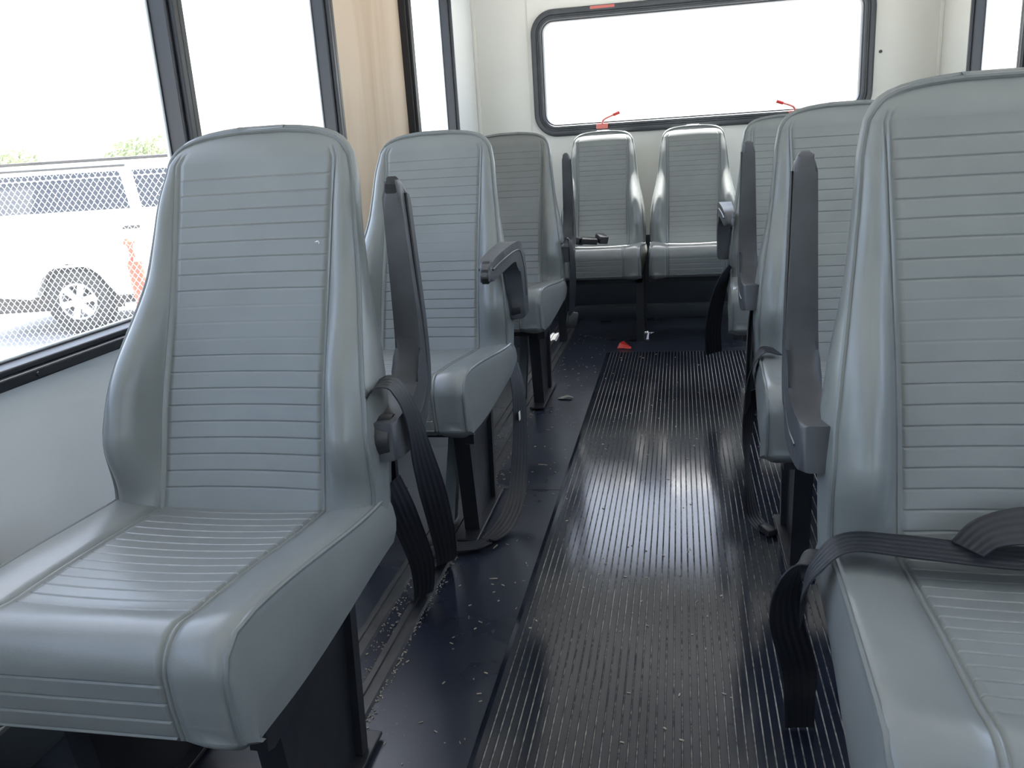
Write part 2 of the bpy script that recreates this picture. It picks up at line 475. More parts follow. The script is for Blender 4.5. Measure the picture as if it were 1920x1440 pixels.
# trims: corner covers and panel joints of the rear wall
def trim(n, *a, m=M_wall, label=''):
    struct('trim_%d' % n, box_me('trim', m, *a, bev=0.003), label, 'trim')
trim(1, XL, XL+0.02, YR-0.012, YR, 0, ZC, label='cover strip in the left rear corner')
trim(2, XR-0.02, XR, YR-0.012, YR, 0, ZC, label='cover strip in the right rear corner')
trim(3, -0.812, -0.806, YR-0.003, YR, 0, ZC, label='panel joint left of the rear window')
trim(4, XL+0.02, -0.205, YR-0.02, YR-0.002, 0.0, 0.46, m=M_dark, label='dark kick panel under the left bench seat')
trim(5, -0.195, XR-0.02, YR-0.02, YR-0.002, 0.0, 0.46, m=M_dark, label='dark kick panel under the right bench seat')
trim(6, XL+0.02, XR-0.02, YR-0.10, YR-0.022, 0.0, 0.07, m=M_dark, label='low dark ledge along the rear wall')
trim(7, XL, XL+0.012, YF, YR-0.02, 0.0, 0.10, m=M_dark, label='dark skirting along the left wall')
struct('trim_8', tube_me('bolt', M_dark, [(1.012, YR-0.006, 1.338), (1.012, YR, 1.338)], 0.008, 10), 'small dark screw right of the rear window', 'screw')
# seat tracks in the floor
for k, x in enumerate((-0.585, -0.66)):
    bm = bmesh.new()
    prism(bm, [(x-0.022, 0), (x-0.018, 0.006), (x-0.006, 0.006), (x-0.005, 0.002), (x+0.005, 0.002), (x+0.006, 0.006), (x+0.018, 0.006), (x+0.022, 0)], 'y', -1.9, YR-0.12)
    struct('trim_%d' % (9+k), finish(bm, 'track', mat('worn_black_track_%d' % k, (0.035, 0.036, 0.038), 0.45, noise=(20, 0.5)), smooth=False), 'black seat track along the floor %s' % ('nearest the aisle' if k == 0 else 'nearest the left wall'), 'floor track')
struct('trim_11', box_me('joint', M_black, -0.56, -0.34, 2.285, 2.289, 0.0, 0.0012), 'thin cross joint in the smooth floor', 'floor joint')

# ------------------------------------------------------------------ ribbed aisle mat
def ribbed_mat():
    bm = bmesh.new()
    x0, x1, y0, y1 = -0.340, XR-0.004, -2.0, 3.95
    pitch = 0.0148; g = 0.0036; hb, ht = 0.0052, 0.0062
    prof = [(x0-0.012, 0.0), (x0-0.010, 0.003), (x0, ht)]; mi = [0, 0]
    x = x0
    while x + pitch < x1:
        prof += [(x+pitch-g, ht), (x+pitch-g*0.78, hb), (x+pitch-g*0.22, hb), (x+pitch, ht)]
        mi += [0, 0, 1, 0]
        x += pitch
    prof.append((x1, ht)); mi.append(0)
    A = [bm.verts.new((px, y0, pz)) for px, pz in prof]; B = [bm.verts.new((px, y1, pz)) for px, pz in prof]
    for i in range(len(prof)-1):
        f = bm.faces.new((A[i], A[i+1], B[i+1], B[i])); f.material_index = mi[i]
    c = [bm.verts.new((px, y1, 0.0)) for px, pz in (prof[0], prof[-1])]
    bm.faces.new(B+[c[1], c[0]])
    return finish(bm, 'ribbed_mat', [M_rib, M_groove], smooth=False)
tag(mesh_obj('ribbed_floor_mat', ribbed_mat()), 'black ribbed rubber mat running down the aisle', 'floor mat')

# ------------------------------------------------------------------ bus seat
def lerp_tab(tab, z):
    if z <= tab[0][0]: return tab[0][1]
    for (a, va), (b, vb) in zip(tab, tab[1:]):
        if z <= b:
            t = (z-a)/(b-a); t = t*t*(3-2*t) if False else t
            return va+(vb-va)*t
    return tab[-1][1]
def smooth(t):
    t = max(0, min(1, t)); return t*t*(3-2*t)
HW = [(0.42, 0.223), (0.54, 0.225), (0.62, 0.220), (0.68, 0.211), (0.74, 0.199), (0.80, 0.188), (0.87, 0.179), (0.94, 0.172), (0.985, 0.162), (1.000, 0.154), (1.010, 0.145), (1.018, 0.132), (1.024, 0.114), (1.028, 0.094), (1.031, 0.068), (1.033, 0.036)]
ZT = 1.033
def halfw(z):
    return lerp_tab(HW, z)
SEAMS = [0.480+0.0252*i for i in range(21)]
def back_y(z):
    return 0.418+0.385*(z-0.46) - 0.006*math.exp(-((z-0.62)/0.09)**2)
def front_off(x, z, hw, xs):
    """forward swell of the side bolsters, dish of the centre"""
    b = 0.014 + 0.060*smooth((z-0.45)/0.13)*(1-smooth((z-0.64)/0.19))
    fade = 1-smooth((z-0.97)/0.055)
    b *= 1-smooth((z-0.90)/0.10)
    ax = abs(x)
    o = 0.0
    if ax > xs and hw > xs:
        t = (ax-xs)/(hw-xs)
        o += b*smooth(min(1, t/0.52))
        if t > 0.62: o -= (b*0.30+0.016*fade)*((t-0.62)/0.38)**2
    else:
        o -= 0.008*fade*(1-(ax/max(xs, 1e-4))**2)
    if z > 0.985:
        o -= 0.022*smooth((z-0.985)/(ZT-0.985))
    return o
def make_back():
    zs = [0.425, 0.44, 0.455, 0.467]
    for s in SEAMS:
        zs += [s-0.0030, s-0.0017, s-0.0005, s+0.0005, s+0.0017, s+0.0030, s+0.0126]
    zs = [z for z in zs if z < 0.99] + [0.993, 1.000, 1.005, 1.010, 1.014, 1.018, 1.021, 1.024, 1.026, 1.028, 1.0295, 1.031, 1.032, ZT]
    zs = sorted(set(round(z, 5) for z in zs))
    bm = bmesh.new()
    cols = []   # (kind, t): c = centre fraction of xs, g = groove offsets, s = side fraction
    cen = [0, .2, .4, .6, .8, .93]
    sid = [.08, .2, .34, .5, .66, .8, .9, .96, 1.0]
    front = []; back = []; edge = []
    nz = len(zs)
    for z in zs:
        hw = halfw(z); xs = min(lerp_tab([(0.45, 0.137), (0.70, 0.134), (0.80, 0.134), (1.0, 0.137)], z), hw*0.84)
        xsg = []
        for t in cen: xsg.append((xs*t, 0))
        xsg += [(xs-0.0030, 0), (xs-0.0012, 1), (xs+0.0012, 1), (xs+0.0035, 0), (xs+0.0062, 0.0), (xs+0.0074, .8), (xs+0.0090, .8), (xs+0.0105, 0)]
        xb = xs+0.0105
        for t in sid: xsg.append((xb+(hw-xb)*t, 0))
        half = xsg
        full = [(-x, g) for x, g in reversed(half[1:])] + half
        yb = back_y(z)
        seam = 0.0
        si = min(range(len(SEAMS)), key=lambda i: abs(SEAMS[i]-z))
        ds = abs(SEAMS[si]-z)
        depth = 1.0
        if 9 <= si <= 11: depth = 0.35
        if si >= 20: depth = 0.0
        row = []
        for x, g in full:
            o = front_off(x, z, hw, xs)
            if abs(x) <= xs-0.0030 and z < 0.99:
                if ds <= 0.0012: o -= 0.0018*depth
                elif ds > 0.006: o += 0.0004*depth
            o -= 0.0030*g*(1 if z < 1.0 else 0)
            row.append(bm.verts.new((x, yb-o, z)))
        front.append(row)
        th = 0.105 - 0.045*smooth((z-0.5)/0.5)
        back.append([bm.verts.new((x*0.93, yb+th-0.012*(abs(x)/hw)**4 - (0.02*smooth((z-0.985)/(ZT-0.985))), z-0.004*smooth((z-0.985)/(ZT-0.985)))) for x, g in full])
    nc = len(front[0])
    for i in range(nz-1):
        for k in range(nc-1):
            bm.faces.new((front[i][k], front[i][k+1], front[i+1][k+1], front[i+1][k]))
            f = bm.faces.new((back[i][k], back[i+1][k], back[i+1][k+1], back[i][k+1]))
    # side walls with a rounded middle ring
    loopF = [front[i][0] for i in range(nz)] + [front[-1][k] for k in range(1, nc)] + [front[i][-1] for i in range(nz-2, -1, -1)]
    loopB = [back[i][0] for i in range(nz)] + [back[-1][k] for k in range(1, nc)] + [back[i][-1] for i in range(nz-2, -1, -1)]
    rings = [loopF]
    for t, bl in ((0.12, 0.004), (0.4, 0.010), (0.75, 0.010)):
        r = []
        for a, b in zip(loopF, loopB):
            p = a.co.lerp(b.co, t)
            c = Vector((0, p.y, 0.78)); n_ = Vector((p.x, 0, 0.0))
            if p.z > 0.98: n_ = Vector((p.x*0.7, 0, (p.z-0.93)))
            n_.normalize()
            r.append(bm.verts.new(p+n_*bl*(1+0.7*(1-smooth((p.z-0.62)/0.18)))))
        rings.append(r)
    rings.append(loopB)
    for a, b in zip(rings, rings[1:]):
        for i in range(len(a)-1): bm.faces.new((a[i], a[i+1], b[i+1], b[i]))
    # bottom
    lf, lb = front[0], back[0]
    me_pts = [v.co.copy() for v in loopF]
    for k in range(nc-1):
        bm.faces.new((lf[k], lb[k], lb[k+1], lf[k+1]))
    bmesh.ops.remove_doubles(bm, verts=bm.verts, dist=0.00001)
    me = finish(bm, 'backrest', [M_vinyl], angle=70)
    # piping follows the front edge
    pp = []
    for p in me_pts[::2]:
        q = p.copy()
        pp.append(q+Vector((0, -0.001, 0)))
    pm = tube_me('back_piping', M_pipe, pp, 0.0042, 7)
    return me, pm
ME_back, ME_bpipe = make_back()
def make_back_shell():
    bm = bmesh.new()
    zs = [0.44+0.02*i for i in range(29)]
    prev = None
    for z in zs:
        th = 0.105-0.045*smooth((z-0.5)/0.5)
        hw = halfw(z)*0.90
        y = back_y(z)+th-0.004 - 0.02*smooth((z-0.985)/(ZT-0.985))
        row = [bm.verts.new((hw*t, y+0.012*(1-abs(t)**6), z)) for t in (-1, -.95, -.8, -.4, 0, .4, .8, .95, 1)]
        if prev:
            for k in range(8): bm.faces.new((prev[k], prev[k+1], row[k+1], row[k]))
        prev = row
    return finish(bm, 'back_shell', M_shell, angle=60)
ME_bshell = make_back_shell()

CW = 0.220
def cushion_profile():
    """side outline (y, z, seam) from the top rear over the front to the bottom"""
    P = []
    n = 16
    # top from rear y=.46 to y=.055
    ys = []
    y = 0.47
    seams = [0.405-0.0252*i for i in range(14)]
    pts = [0.47, 0.45, 0.425]
    for s in seams: pts += [s+0.0030, s+0.0017, s+0.0005, s-0.0005, s-0.0017, s-0.0030, s-0.0126]
    pts = sorted(set(round(p, 5) for p in pts if p >= 0.062), reverse=True)
    for y in pts:
        z = 0.458+0.024*smooth((0.47-y)/0.40)
        sm = 1.0 if min(abs(y-s) for s in seams) <= 0.0012 else 0.0
        P.append((y, z, sm))
    # nose
    for k in range(1, 9):
        a = math.radians(90+90*k/8)
        P.append((0.055+0.055*math.cos(a), 0.436+0.046*math.sin(a), 0.0))
    for z0 in (0.425, 0.400, 0.375, 0.350):
        for dz, sm in ((0.0030, 0), (0.0017, 0), (0.0005, 1), (-0.0005, 1), (-0.0017, 0), (-0.0030, 0)):
            P.append((0.0+0.012*((0.44-z0)/0.10)**2, z0+dz, float(sm)))
    P += [(0.020, 0.338, 0), (0.028, 0.331, 0), (0.045, 0.328, 0)]
    return P
def make_cushion(t0=0.91, t1=0.125):
    P = cushion_profile()
    bm = bmesh.new()
    xs = 0.134
    half = [(xs*t, 0) for t in (0, .2, .4, .6, .8, .93)] + [(xs-0.003, 0), (xs-0.0012, 1), (xs+0.0012, 1), (xs+0.0035, 0), (xs+0.0062, 0), (xs+0.0074, .8), (xs+0.009, .8), (xs+0.0105, 0)]
    xb = xs+0.0105
    half += [(xb+(CW-xb)*t, 0) for t in (.15, .35, .55, .75, .88, .96, 1.0)]
    full = [(-x, g) for x, g in reversed(half[1:])] + half
    rows = []
    for i, (y, z, sm) in enumerate(P):
        a = P[max(0, i-1)]; b = P[min(len(P)-1, i+1)]
        d = Vector((0, b[0]-a[0], b[1]-a[1])).normalized()
        nrm = Vector((0, d.z, -d.y))   # outward for rear->front order
        row = []
        top = smooth((y-0.03)/0.06)
        for x, g in full:
            o = -0.0030*g
            ax = abs(x)
            if ax <= xs-0.003: o += -0.0018*sm if sm else 0.0002
            o += -0.010*top*(1-(ax/CW)**2)*1.2
            t = (ax-xb)/(CW-xb) if ax > xb else 0
            o += 0.006*math.sin(min(1, t)*math.pi*0.8)
            if t > 0.8: o -= 0.006*((t-0.8)/0.2)**2
            row.append(bm.verts.new(Vector((x, y, z))+nrm*o))
        rows.append(row)
    nc = len(full)
    for a, b in zip(rows, rows[1:]):
        for k in range(nc-1): bm.faces.new((a[k], a[k+1], b[k+1], b[k]))
    edges = []
    for k in (0, nc-1):
        sx = -1 if k == 0 else 1
        top = [r[k] for r in rows]
        edges.append([v.co.copy() for v in top])
        prev = top
        for j, t in enumerate((0.08, 0.25, 0.5, 0.75, 1.0)):
            cur = []
            for v in top:
                yb = max(v.co.y, 0.045)
                zb = 0.328+0.045*smooth((yb-0.10)/0.36)
                q = Vector((sx*CW, yb, zb))
                p = v.co.lerp(q, t)
                p.x = sx*(CW+0.010*math.sin(math.pi*min(1, t*0.95+0.02))+0.002*t)
                cur.append(bm.verts.new(p))
            for i in range(len(top)-1): 
                try: bm.faces.new((prev[i], prev[i+1], cur[i+1], cur[i]))
                except ValueError: pass
            prev = cur
    # underside
    bl = [bm.verts.new((x, y, z)) for x, y, z in ((-CW+0.02, 0.045, 0.329), (CW-0.02, 0.045, 0.329), (CW-0.02, 0.47, 0.372), (-CW+0.02, 0.47, 0.372))]
    bm.faces.new(bl)
    bmesh.ops.remove_doubles(bm, verts=bm.verts, dist=0.00005)
    taper = lambda y: t0+t1*smooth(y/0.45)
    for v in bm.verts: v.co.x *= taper(v.co.y)
    for e in edges:
        for p in e: p.x *= taper(p.y)
    me = finish(bm, 'cushion', M_vinyl, angle=70)
    pipes = []
    for e in edges:
        pts = [Vector(p) for p in e[::3]]
        pipes.append(tube_me('cushion_piping', M_pipe, pts, 0.0040, 7))
    return me, pipes
CUSHIONS = {'L': make_cushion(), 'R': make_cushion(1.10, -0.075), 'B': make_cushion(0.95, 0.06)}

# pedestal pieces
def make_base():
    out = []
    LX = 0.148
    def add(nm, fn, m=M_black):
        bm = bmesh.new(); fn(bm); out.append((nm, finish(bm, nm, m, smooth=False)))
    for s in (-1, 1):
        add('leg', lambda bm, s=s: bar(bm, (s*LX, 0.20, 0.012), (s*LX, 0.155, 0.335), 0.040, 0.040))
        def rear(bm, s=s):
            prism(bm, [(0.19, 0.0145), (0.41, 0.0145), (0.455, 0.345), (0.16, 0.305)], 'x', s*LX-0.004, s*LX+0.004)
        add('side_plate', rear)
        add('leg', lambda bm, s=s: bar(bm, (s*LX, 0.405, 0.0145), (s*LX, 0.43, 0.335), 0.034, 0.024))
        add('foot_bar', lambda bm, s=s: abox(bm, s*LX-0.028, s*LX+0.028, 0.12, 0.46, 0.0065, 0.014, 0.002))
        add('side_rail', lambda bm, s=s: prism(bm, [(0.06, 0.298), (0.075, 0.292), (0.465, 0.345), (0.465, 0.372), (0.06, 0.328)], 'x', s*0.190-0.012, s*0.190+0.012))
    add('cross_rail', lambda bm: abox(bm, -0.20, 0.20, 0.11, 0.15, 0.296, 0.331, 0.002))
    add('cross_rail', lambda bm: abox(bm, -0.20, 0.20, 0.40, 0.44, 0.330, 0.366, 0.002))
    for s in (-1, 1): add('back_bracket', lambda bm, s=s: abox(bm, s*0.185-0.015, s*0.185+0.015, 0.46, 0.50, 0.34, 0.50))
    add('brace', lambda bm: prism(bm, [(0.23, 0.010), (0.265, 0.010), (0.44, 0.33), (0.405, 0.33)], 'x', 0.055, 0.085), M_steel)
    return out
ME_base = make_base()
def make_bench_base(legs):
    out = []
    for x in legs:
        bm = bmesh.new(); abox(bm, x-0.018, x+0.018, 0.10, 0.14, 0.0, 0.33); out.append(('leg', finish(bm, 'leg', M_black, smooth=False)))
        bm = bmesh.new(); abox(bm, x-0.018, x+0.018, 0.44, 0.47, 0.0, 0.37); out.append(('leg', finish(bm, 'leg', M_black, smooth=False)))
    bm = bmesh.new(); abox(bm, -0.22, 0.22, 0.10, 0.14, 0.298, 0.33); out.append(('cross_rail', finish(bm, 'rail', M_black, smooth=False)))
    for s in (-1, 1):
        bm = bmesh.new(); abox(bm, s*0.18-0.02, s*0.18+0.02, 0.475, 0.50, 0.34, 0.50); out.append(('back_bracket', finish(bm, 'bracket', M_black, smooth=False)))
    return out

# armrest: outline in (a, b): a runs from the pivot to the tip, b is up when lowered
ARM_TOP = [(-0.032, -0.03), (-0.036, 0.05), (-0.026, 0.115), (0.000, 0.158), (0.040, 0.180), (0.09, 0.188), (0.20, 0.187), (0.32, 0.180), (0.362, 0.172), (0.385, 0.156), (0.391, 0.138), (0.38, 0.126)]
ARM_BOT = [(0.36, 0.128), (0.23, 0.136), (0.13, 0.140), (0.080, 0.126), (0.050, 0.092), (0.036, 0.040), (0.030, -0.03)]
def make_arm():
    poly = [(p.x, p.y) for p in catmull([(a, b, 0) for a, b in ARM_TOP], 3)] + [(p.x, p.y) for p in catmull([(a, b, 0) for a, b in ARM_BOT], 3)]
    bm = bmesh.new()
    prism(bm, [(-a, b) for a, b in poly], 'x', -0.023, 0.023, bev=0.011, seg=4)
    for v in bm.verts: v.co.x *= (1-0.28*smooth((-v.co.y-0.05)/0.34))*(1-0.45*max(0, min(1, (-v.co.y-0.345)/0.047))**2)
    me = finish(bm, 'armrest', M_arm, angle=35)
    # moulded seam strip along each side
    bm = bmesh.new()
    cen = catmull([(0, 0.008, 0.03), (0, -0.002, 0.10), (0, -0.04, 0.154), (0, -0.10, 0.166), (0, -0.22, 0.164), (0, -0.365, 0.155)], 6)
    for sx in (-1, 1): tube(bm, [p+Vector((sx*0.0222*(1-0.28*smooth((-p.y-0.05)/0.34)), 0, 0)) for p in cen], 0.0025, 6)
    seam = finish(bm, 'seam', M_plas)
    # worn tip cap
    bm = bmesh.new()
    prism(bm, [(-a, b) for a, b in [(0.345, 0.1765), (0.363, 0.1725), (0.386, 0.156), (0.3925, 0.138), (0.381, 0.1245), (0.366, 0.1265), (0.372, 0.140), (0.364, 0.154), (0.352, 0.164)]], 'x', -0.0120, 0.0120, bev=0.004, seg=2)
    for v in bm.verts: v.co.x *= 0.92 if -v.co.y < 0.372 else 0.78
    tip = finish(bm, 'tip', M_worn, angle=40)
    # pivot hub
    bm = bmesh.new()
    bmesh.ops.create_cone(bm, cap_ends=True, segments=20, radius1=0.038, radius2=0.034, depth=0.036, matrix=Matrix.Rotation(math.pi/2, 4, 'Y'))
    es = [e for e in bm.edges if all(abs(abs(v.co.x)-0.018) < 1e-4 for v in e.verts) and abs(e.verts[0].co.x-e.verts[1].co.x) < 1e-4]
    bmesh.ops.bevel(bm, geom=es, offset=0.006, segments=2, affect='EDGES')
    hub = finish(bm, 'hub', M_plas, angle=40)
    return me, seam, tip, hub
ME_arm, ME_aseam, ME_atip, ME_ahub = make_arm()

SEATS = {}
def make_seat(key, x, y, label, arm=None, side=1, base=None, lift=0.0, group='single grey vinyl bus seats', armx=0.245):
    root = empty('bus_seat', (x, y, 0), label, 'bus seat', group)
    ME_cush, ME_cpipes = CUSHIONS[key[0]]
    c = mesh_obj('seat_cushion', ME_cush, root)
    for p in ME_cpipes: mesh_obj('piping', p, c)
    b = mesh_obj('backrest', ME_back, root)
    if key[0] == 'B': b.scale.x = 0.965
    mesh_obj('piping', ME_bpipe, b)
    mesh_obj('back_shell', ME_bshell, b)
    for nm, me in (base or ME_base): mesh_obj(nm, me, root)
    if arm:
        a = mesh_obj('armrest', ME_arm, root)
        a.location = (side*(0.250 if arm == 'down' else 0.238), 0.475, 0.555+lift)
        a.rotation_euler.x = 0 if arm == 'down' else -math.radians(arm)
        mesh_obj('seam', ME_aseam, a)
        if key in ('L1', 'L2'):
            t = mesh_obj('tip', ME_atip, a); t['label'] = 'worn dark tip of the armrest'
            mesh_obj('pivot_hub', ME_ahub, a)
        a['label'] = 'charcoal armrest ' + ('lowered' if arm == 'down' else 'folded up beside the backrest')
    SEATS[key] = root
    return root
SX, RX = -0.692, 0.412
make_seat('L1', SX, 0.72, 'grey vinyl seat filling the left foreground, armrest folded up', 90, 1)
make_seat('L2', SX, 1.80, 'middle seat of the left row with its armrest lowered', 'down', 1)
make_seat('L3', SX, 2.93, 'shaded last seat of the left row, in front of the rear bench', 90, 1)
make_seat('R1', RX, 0.625, 'scratched grey seat at the right edge, belt lying across its cushion', 97, -1, lift=0.025)
make_seat('R2', RX, 1.66, 'middle seat of the right row, belt dangling off its cushion', 97, -1, lift=0.035)
make_seat('R3', RX, 2.84, 'last seat of the right row with its armrest lowered', 'down', -1)
make_seat('B1', -0.402, 4.09, 'left of the two rear seats under the wide window', base=make_bench_base((-0.19, 0.205)), group='rear bench seats under the window')
make_seat('B2', 0.072, 4.09, 'right of the two rear seats under the wide window', base=make_bench_base((0.205,)), group='rear bench seats under the window')

def scuff():
    bm = bmesh.new()
    for (x0, z0, x1, z1, wd) in ((-0.004, 0.010, 0.004, -0.010, 0.0016), (0.003, 0.011, 0.010, -0.004, 0.0012), (-0.010, 0.008, -0.003, 0.010, 0.001)):
        p, q = Vector((x0, 0, z0)), Vector((x1, 0, z1)); n_ = Vector((q.z-p.z, 0, p.x-q.x)).normalized()*wd
        A = [bm.verts.new(v+d) for d in (Vector((0, 0, 0)), Vector((0, 0.002, 0))) for v in (p, (p+q)/2+n_, q, (p+q)/2-n_)]
        for f in ((0,1,2,3),(7,6,5,4),(0,4,5,1),(1,5,6,2),(2,6,7,3),(3,7,4,0)): bm.faces.new([A[i] for i in f])
    return finish(bm, 'scuff', M_white_bit, smooth=False)
sc = mesh_obj('scuff_mark', scuff(), SEATS['L1']); sc.location = (0.122, back_y(0.845)+0.0015, 0.845); sc.rotation_euler.x = -0.36
sc['label'] = 'small white scuff in the backrest vinyl'

# ------------------------------------------------------------------ seat belts (parts of their seats, given in bus coordinates)
def belt(key, pts, sides, name='seat_belt', width=0.047):
    r = SEATS[key]
    me = ribbon_me(name, M_web, [Vector(p)-r.location for p in pts], sides, width)
    return mesh_obj(name, me, r)
def buckle(parent_seat, p, rot, name='buckle', size=(0.045, 0.07, 0.020)):
    bm = bmesh.new(); abox(bm, -size[0]/2, size[0]/2, -size[1]/2, size[1]/2, -size[2]/2, size[2]/2, 0.006)
    o = mesh_obj(name, finish(bm, name, M_plas), parent_seat)
    o.location = Vector(p)-parent_seat.location; o.rotation_euler = rot
    return o
# L1: belt thrown over the armrest pivot, trailing down to the floor
belt('L1', [(-0.478, 1.17, 0.585), (-0.468, 1.185, 0.632), (-0.440, 1.20, 0.638), (-0.420, 1.215, 0.59), (-0.415, 1.24, 0.50), (-0.430, 1.34, 0.36), (-0.49, 1.56, 0.16), (-0.56, 1.76, 0.03), (-0.59, 1.82, 0.012)],
     [(0, 1, 0.1), (0, 1, 0.1), (0, 1, 0.1), (0.1, 1, 0), (0.4, 0.9, 0), (0.8, 0.5, 0), (0.6, 0.7, 0), (0.6, 0.7, 0), (0.7, .7, 0)])
belt('L1', [(-0.462, 1.20, 0.47), (-0.458, 1.25, 0.38), (-0.49, 1.40, 0.22), (-0.55, 1.56, 0.06), (-0.60, 1.66, 0.012)],
     [(.5, .8, 0), (.8, .5, 0), (.8, .6, 0), (.6, .8, 0), (.6, .8, 0)])
buckle(SEATS['L1'], (-0.602, 1.84, 0.020), (0.1, 0, -0.7))
# L2: strap from under the cushion to the floor, then along the floor to its buckle
belt('L2', [(-0.462, 2.24, 0.40), (-0.446, 2.22, 0.33), (-0.440, 2.18, 0.20), (-0.443, 2.10, 0.07), (-0.46, 2.00, 0.022), (-0.50, 1.90, 0.016), (-0.57, 1.87, 0.016)],
     [(0.5, 1, 0), (0.6, 1, 0), (0.8, 1, 0), (1, 0.6, 0), (0.9, 0.8, 0), (0.5, 1, 0), (0, 1, 0.0)], width=0.05)
buckle(SEATS['L2'], (-0.60, 1.87, 0.022), (0, 0, 1.5))
o = mesh_obj('belt_tag', box_me('belt_tag', M_white_bit, -0.001, 0.001, -0.008, 0.008, -0.012, 0.012), SEATS['L2']); o.location = Vector((-0.4405, 2.19, 0.262))-SEATS['L2'].location
# L3
belt('L3', [(-0.46, 3.36, 0.60), (-0.438, 3.37, 0.615), (-0.425, 3.38, 0.55), (-0.43, 3.40, 0.42), (-0.445, 3.44, 0.30)],
     [(0, 1, 0), (0, 1, 0), (0.3, 1, 0), (0.5, 1, 0), (0.3, 1, 0)])
buckle(SEATS['L3'], (-0.445, 3.45, 0.27), (1.4, 0.2, 0.2))
# R1: strap across the rear of the cushion, over the edge, hanging to the floor
belt('R1', [(0.625, 1.02, 0.488), (0.57, 0.985, 0.485), (0.50, 0.985, 0.482), (0.38, 0.985, 0.482), (0.27, 0.990, 0.490), (0.200, 0.995, 0.491), (0.165, 0.985, 0.468), (0.148, 0.985, 0.432), (0.150, 0.995, 0.39)],
     [(0, 1, 0), (0, 1, 0.1), (0, 1, 0.1), (0, 1, 0.1), (0, 1, 0.1), (0, 1, 0), (0.1, 1, 0), (.2, 1, 0), (.3, 1, 0)], width=0.050)
belt('R1', [(0.180, 1.05, 0.44), (0.155, 1.055, 0.435), (0.138, 1.05, 0.40), (0.138, 1.06, 0.34), (0.163, 1.10, 0.24), (0.180, 1.20, 0.12), (0.192, 1.27, 0.012)],
     [(0.2, 1, 0), (0.4, 1, 0), (0.8, 0.7, 0), (1, 0.4, 0), (1, 0.2, 0), (1, 0.1, 0), (1, 0.1, 0)], width=0.048)
belt('R1', [(0.33, 0.985, 0.492), (0.36, 1.00, 0.508), (0.41, 1.00, 0.518), (0.47, 0.985, 0.520), (0.53, 0.97, 0.508), (0.59, 0.975, 0.492)],
     [(0, 1, 0.2), (0, 1, 0.5), (0, .9, .8), (0, 1, .6), (0, 1, 0.3), (0, 1, 0)])
buckle(SEATS['R1'], (0.46, 0.965, 0.506), (0.3, 0.1, 1.3))
# R2: dark strap beside the backrest, folded webbing at the cushion edge and a tail to the floor
belt('R2', [(0.205, 2.20, 0.62), (0.180, 2.17, 0.55), (0.168, 2.12, 0.45), (0.165, 2.10, 0.36)],
     [(0.2, 1, 0), (0.3, 1, 0), (0.3, 1, 0), (0.3, 1, 0)], width=0.06)
belt('R2', [(0.225, 2.02, 0.478), (0.190, 2.01, 0.482), (0.165, 2.00, 0.44), (0.157, 2.00, 0.38), (0.158, 2.01, 0.34)],
     [(0, 1, 0), (0, 1, 0), (0.2, 1, 0), (0.3, 1, 0), (0.3, 1, 0)], width=0.06)
belt('R2', [(0.170, 2.06, 0.37), (0.165, 2.08, 0.27), (0.166, 2.10, 0.16), (0.175, 2.06, 0.05), (0.20, 2.03, 0.014)],
     [(1, 1, 0), (0.8, 1, 0), (0.3, 1, 0), (0.8, 0.7, 0), (1, 0.9, 0)], width=0.045)
buckle(SEATS['R2'], (0.212, 2.02, 0.016), (0, 0, 0.5), size=(0.03, 0.05, 0.018))
# R3
belt('R3', [(0.19, 3.26, 0.50), (0.160, 3.25, 0.45), (0.135, 3.24, 0.36), (0.122, 3.24, 0.26), (0.126, 3.25, 0.17)],
     [(0.6, 1, 0), (0.8, 1, 0), (1, 0.8, 0), (1, 0.6, 0), (1, 0.6, 0)], width=0.07)
# B1: buckles lying on the cushion
buckle(SEATS['B1'], (-0.53, 4.33, 0.505), (0.2, 0.2, 1.2), size=(0.05, 0.09, 0.035))
buckle(SEATS['B1'], (-0.45, 4.30, 0.503), (0.1, -0.2, 1.8), size=(0.045, 0.08, 0.03))
buckle(SEATS['B1'], (-0.39, 4.33, 0.508), (0.3, 0.1, 0.6), size=(0.05, 0.06, 0.04))
belt('B1', [(-0.60, 4.40, 0.49), (-0.54, 4.36, 0.515), (-0.48, 4.32, 0.50), (-0.41, 4.33, 0.50)], [(0, 1, 0)]*4)

# ------------------------------------------------------------------ red emergency levers of the rear window
def lever(x, flip, name_label):
    e = empty('emergency_lever', (x, YR-0.02, RWZ-RHZ+0.040), name_label, 'window lever')
    mesh_obj('bracket', box_me('bracket', M_redlever, -0.032, 0.032, -0.016, 0.002, -0.014, 0.016, bev=0.004), e)
    pts = catmull([(0, -0.016, 0.010), (flip*0.010, -0.022, 0.032), (flip*0.035, -0.030, 0.045), (flip*0.065, -0.035, 0.055)], 6)
    bm = bmesh.new(); tube(bm, pts, 0.0055, 8)
    mesh_obj('handle', finish(bm, 'handle', M_redlever), e)
    bm = bmesh.new(); tube(bm, [pts[-1], pts[-1]+Vector((flip*0.035, -0.004, 0.012))], 0.0085, 8)
    mesh_obj('grip', finish(bm, 'grip', M_red), e)
lever(-0.415, 1, 'red emergency lever behind the left rear seat')
lever(0.60, -1, 'red emergency lever behind the right row of seats')
tag(mesh_obj('emergency_label', box_me('emergency_label', M_redlever, -0.46, -0.33, YR-0.028, YR-0.0262, RWZ+RHZ-0.020, RWZ+RHZ-0.006)), 'red strip at the top of the rear window frame', 'label')

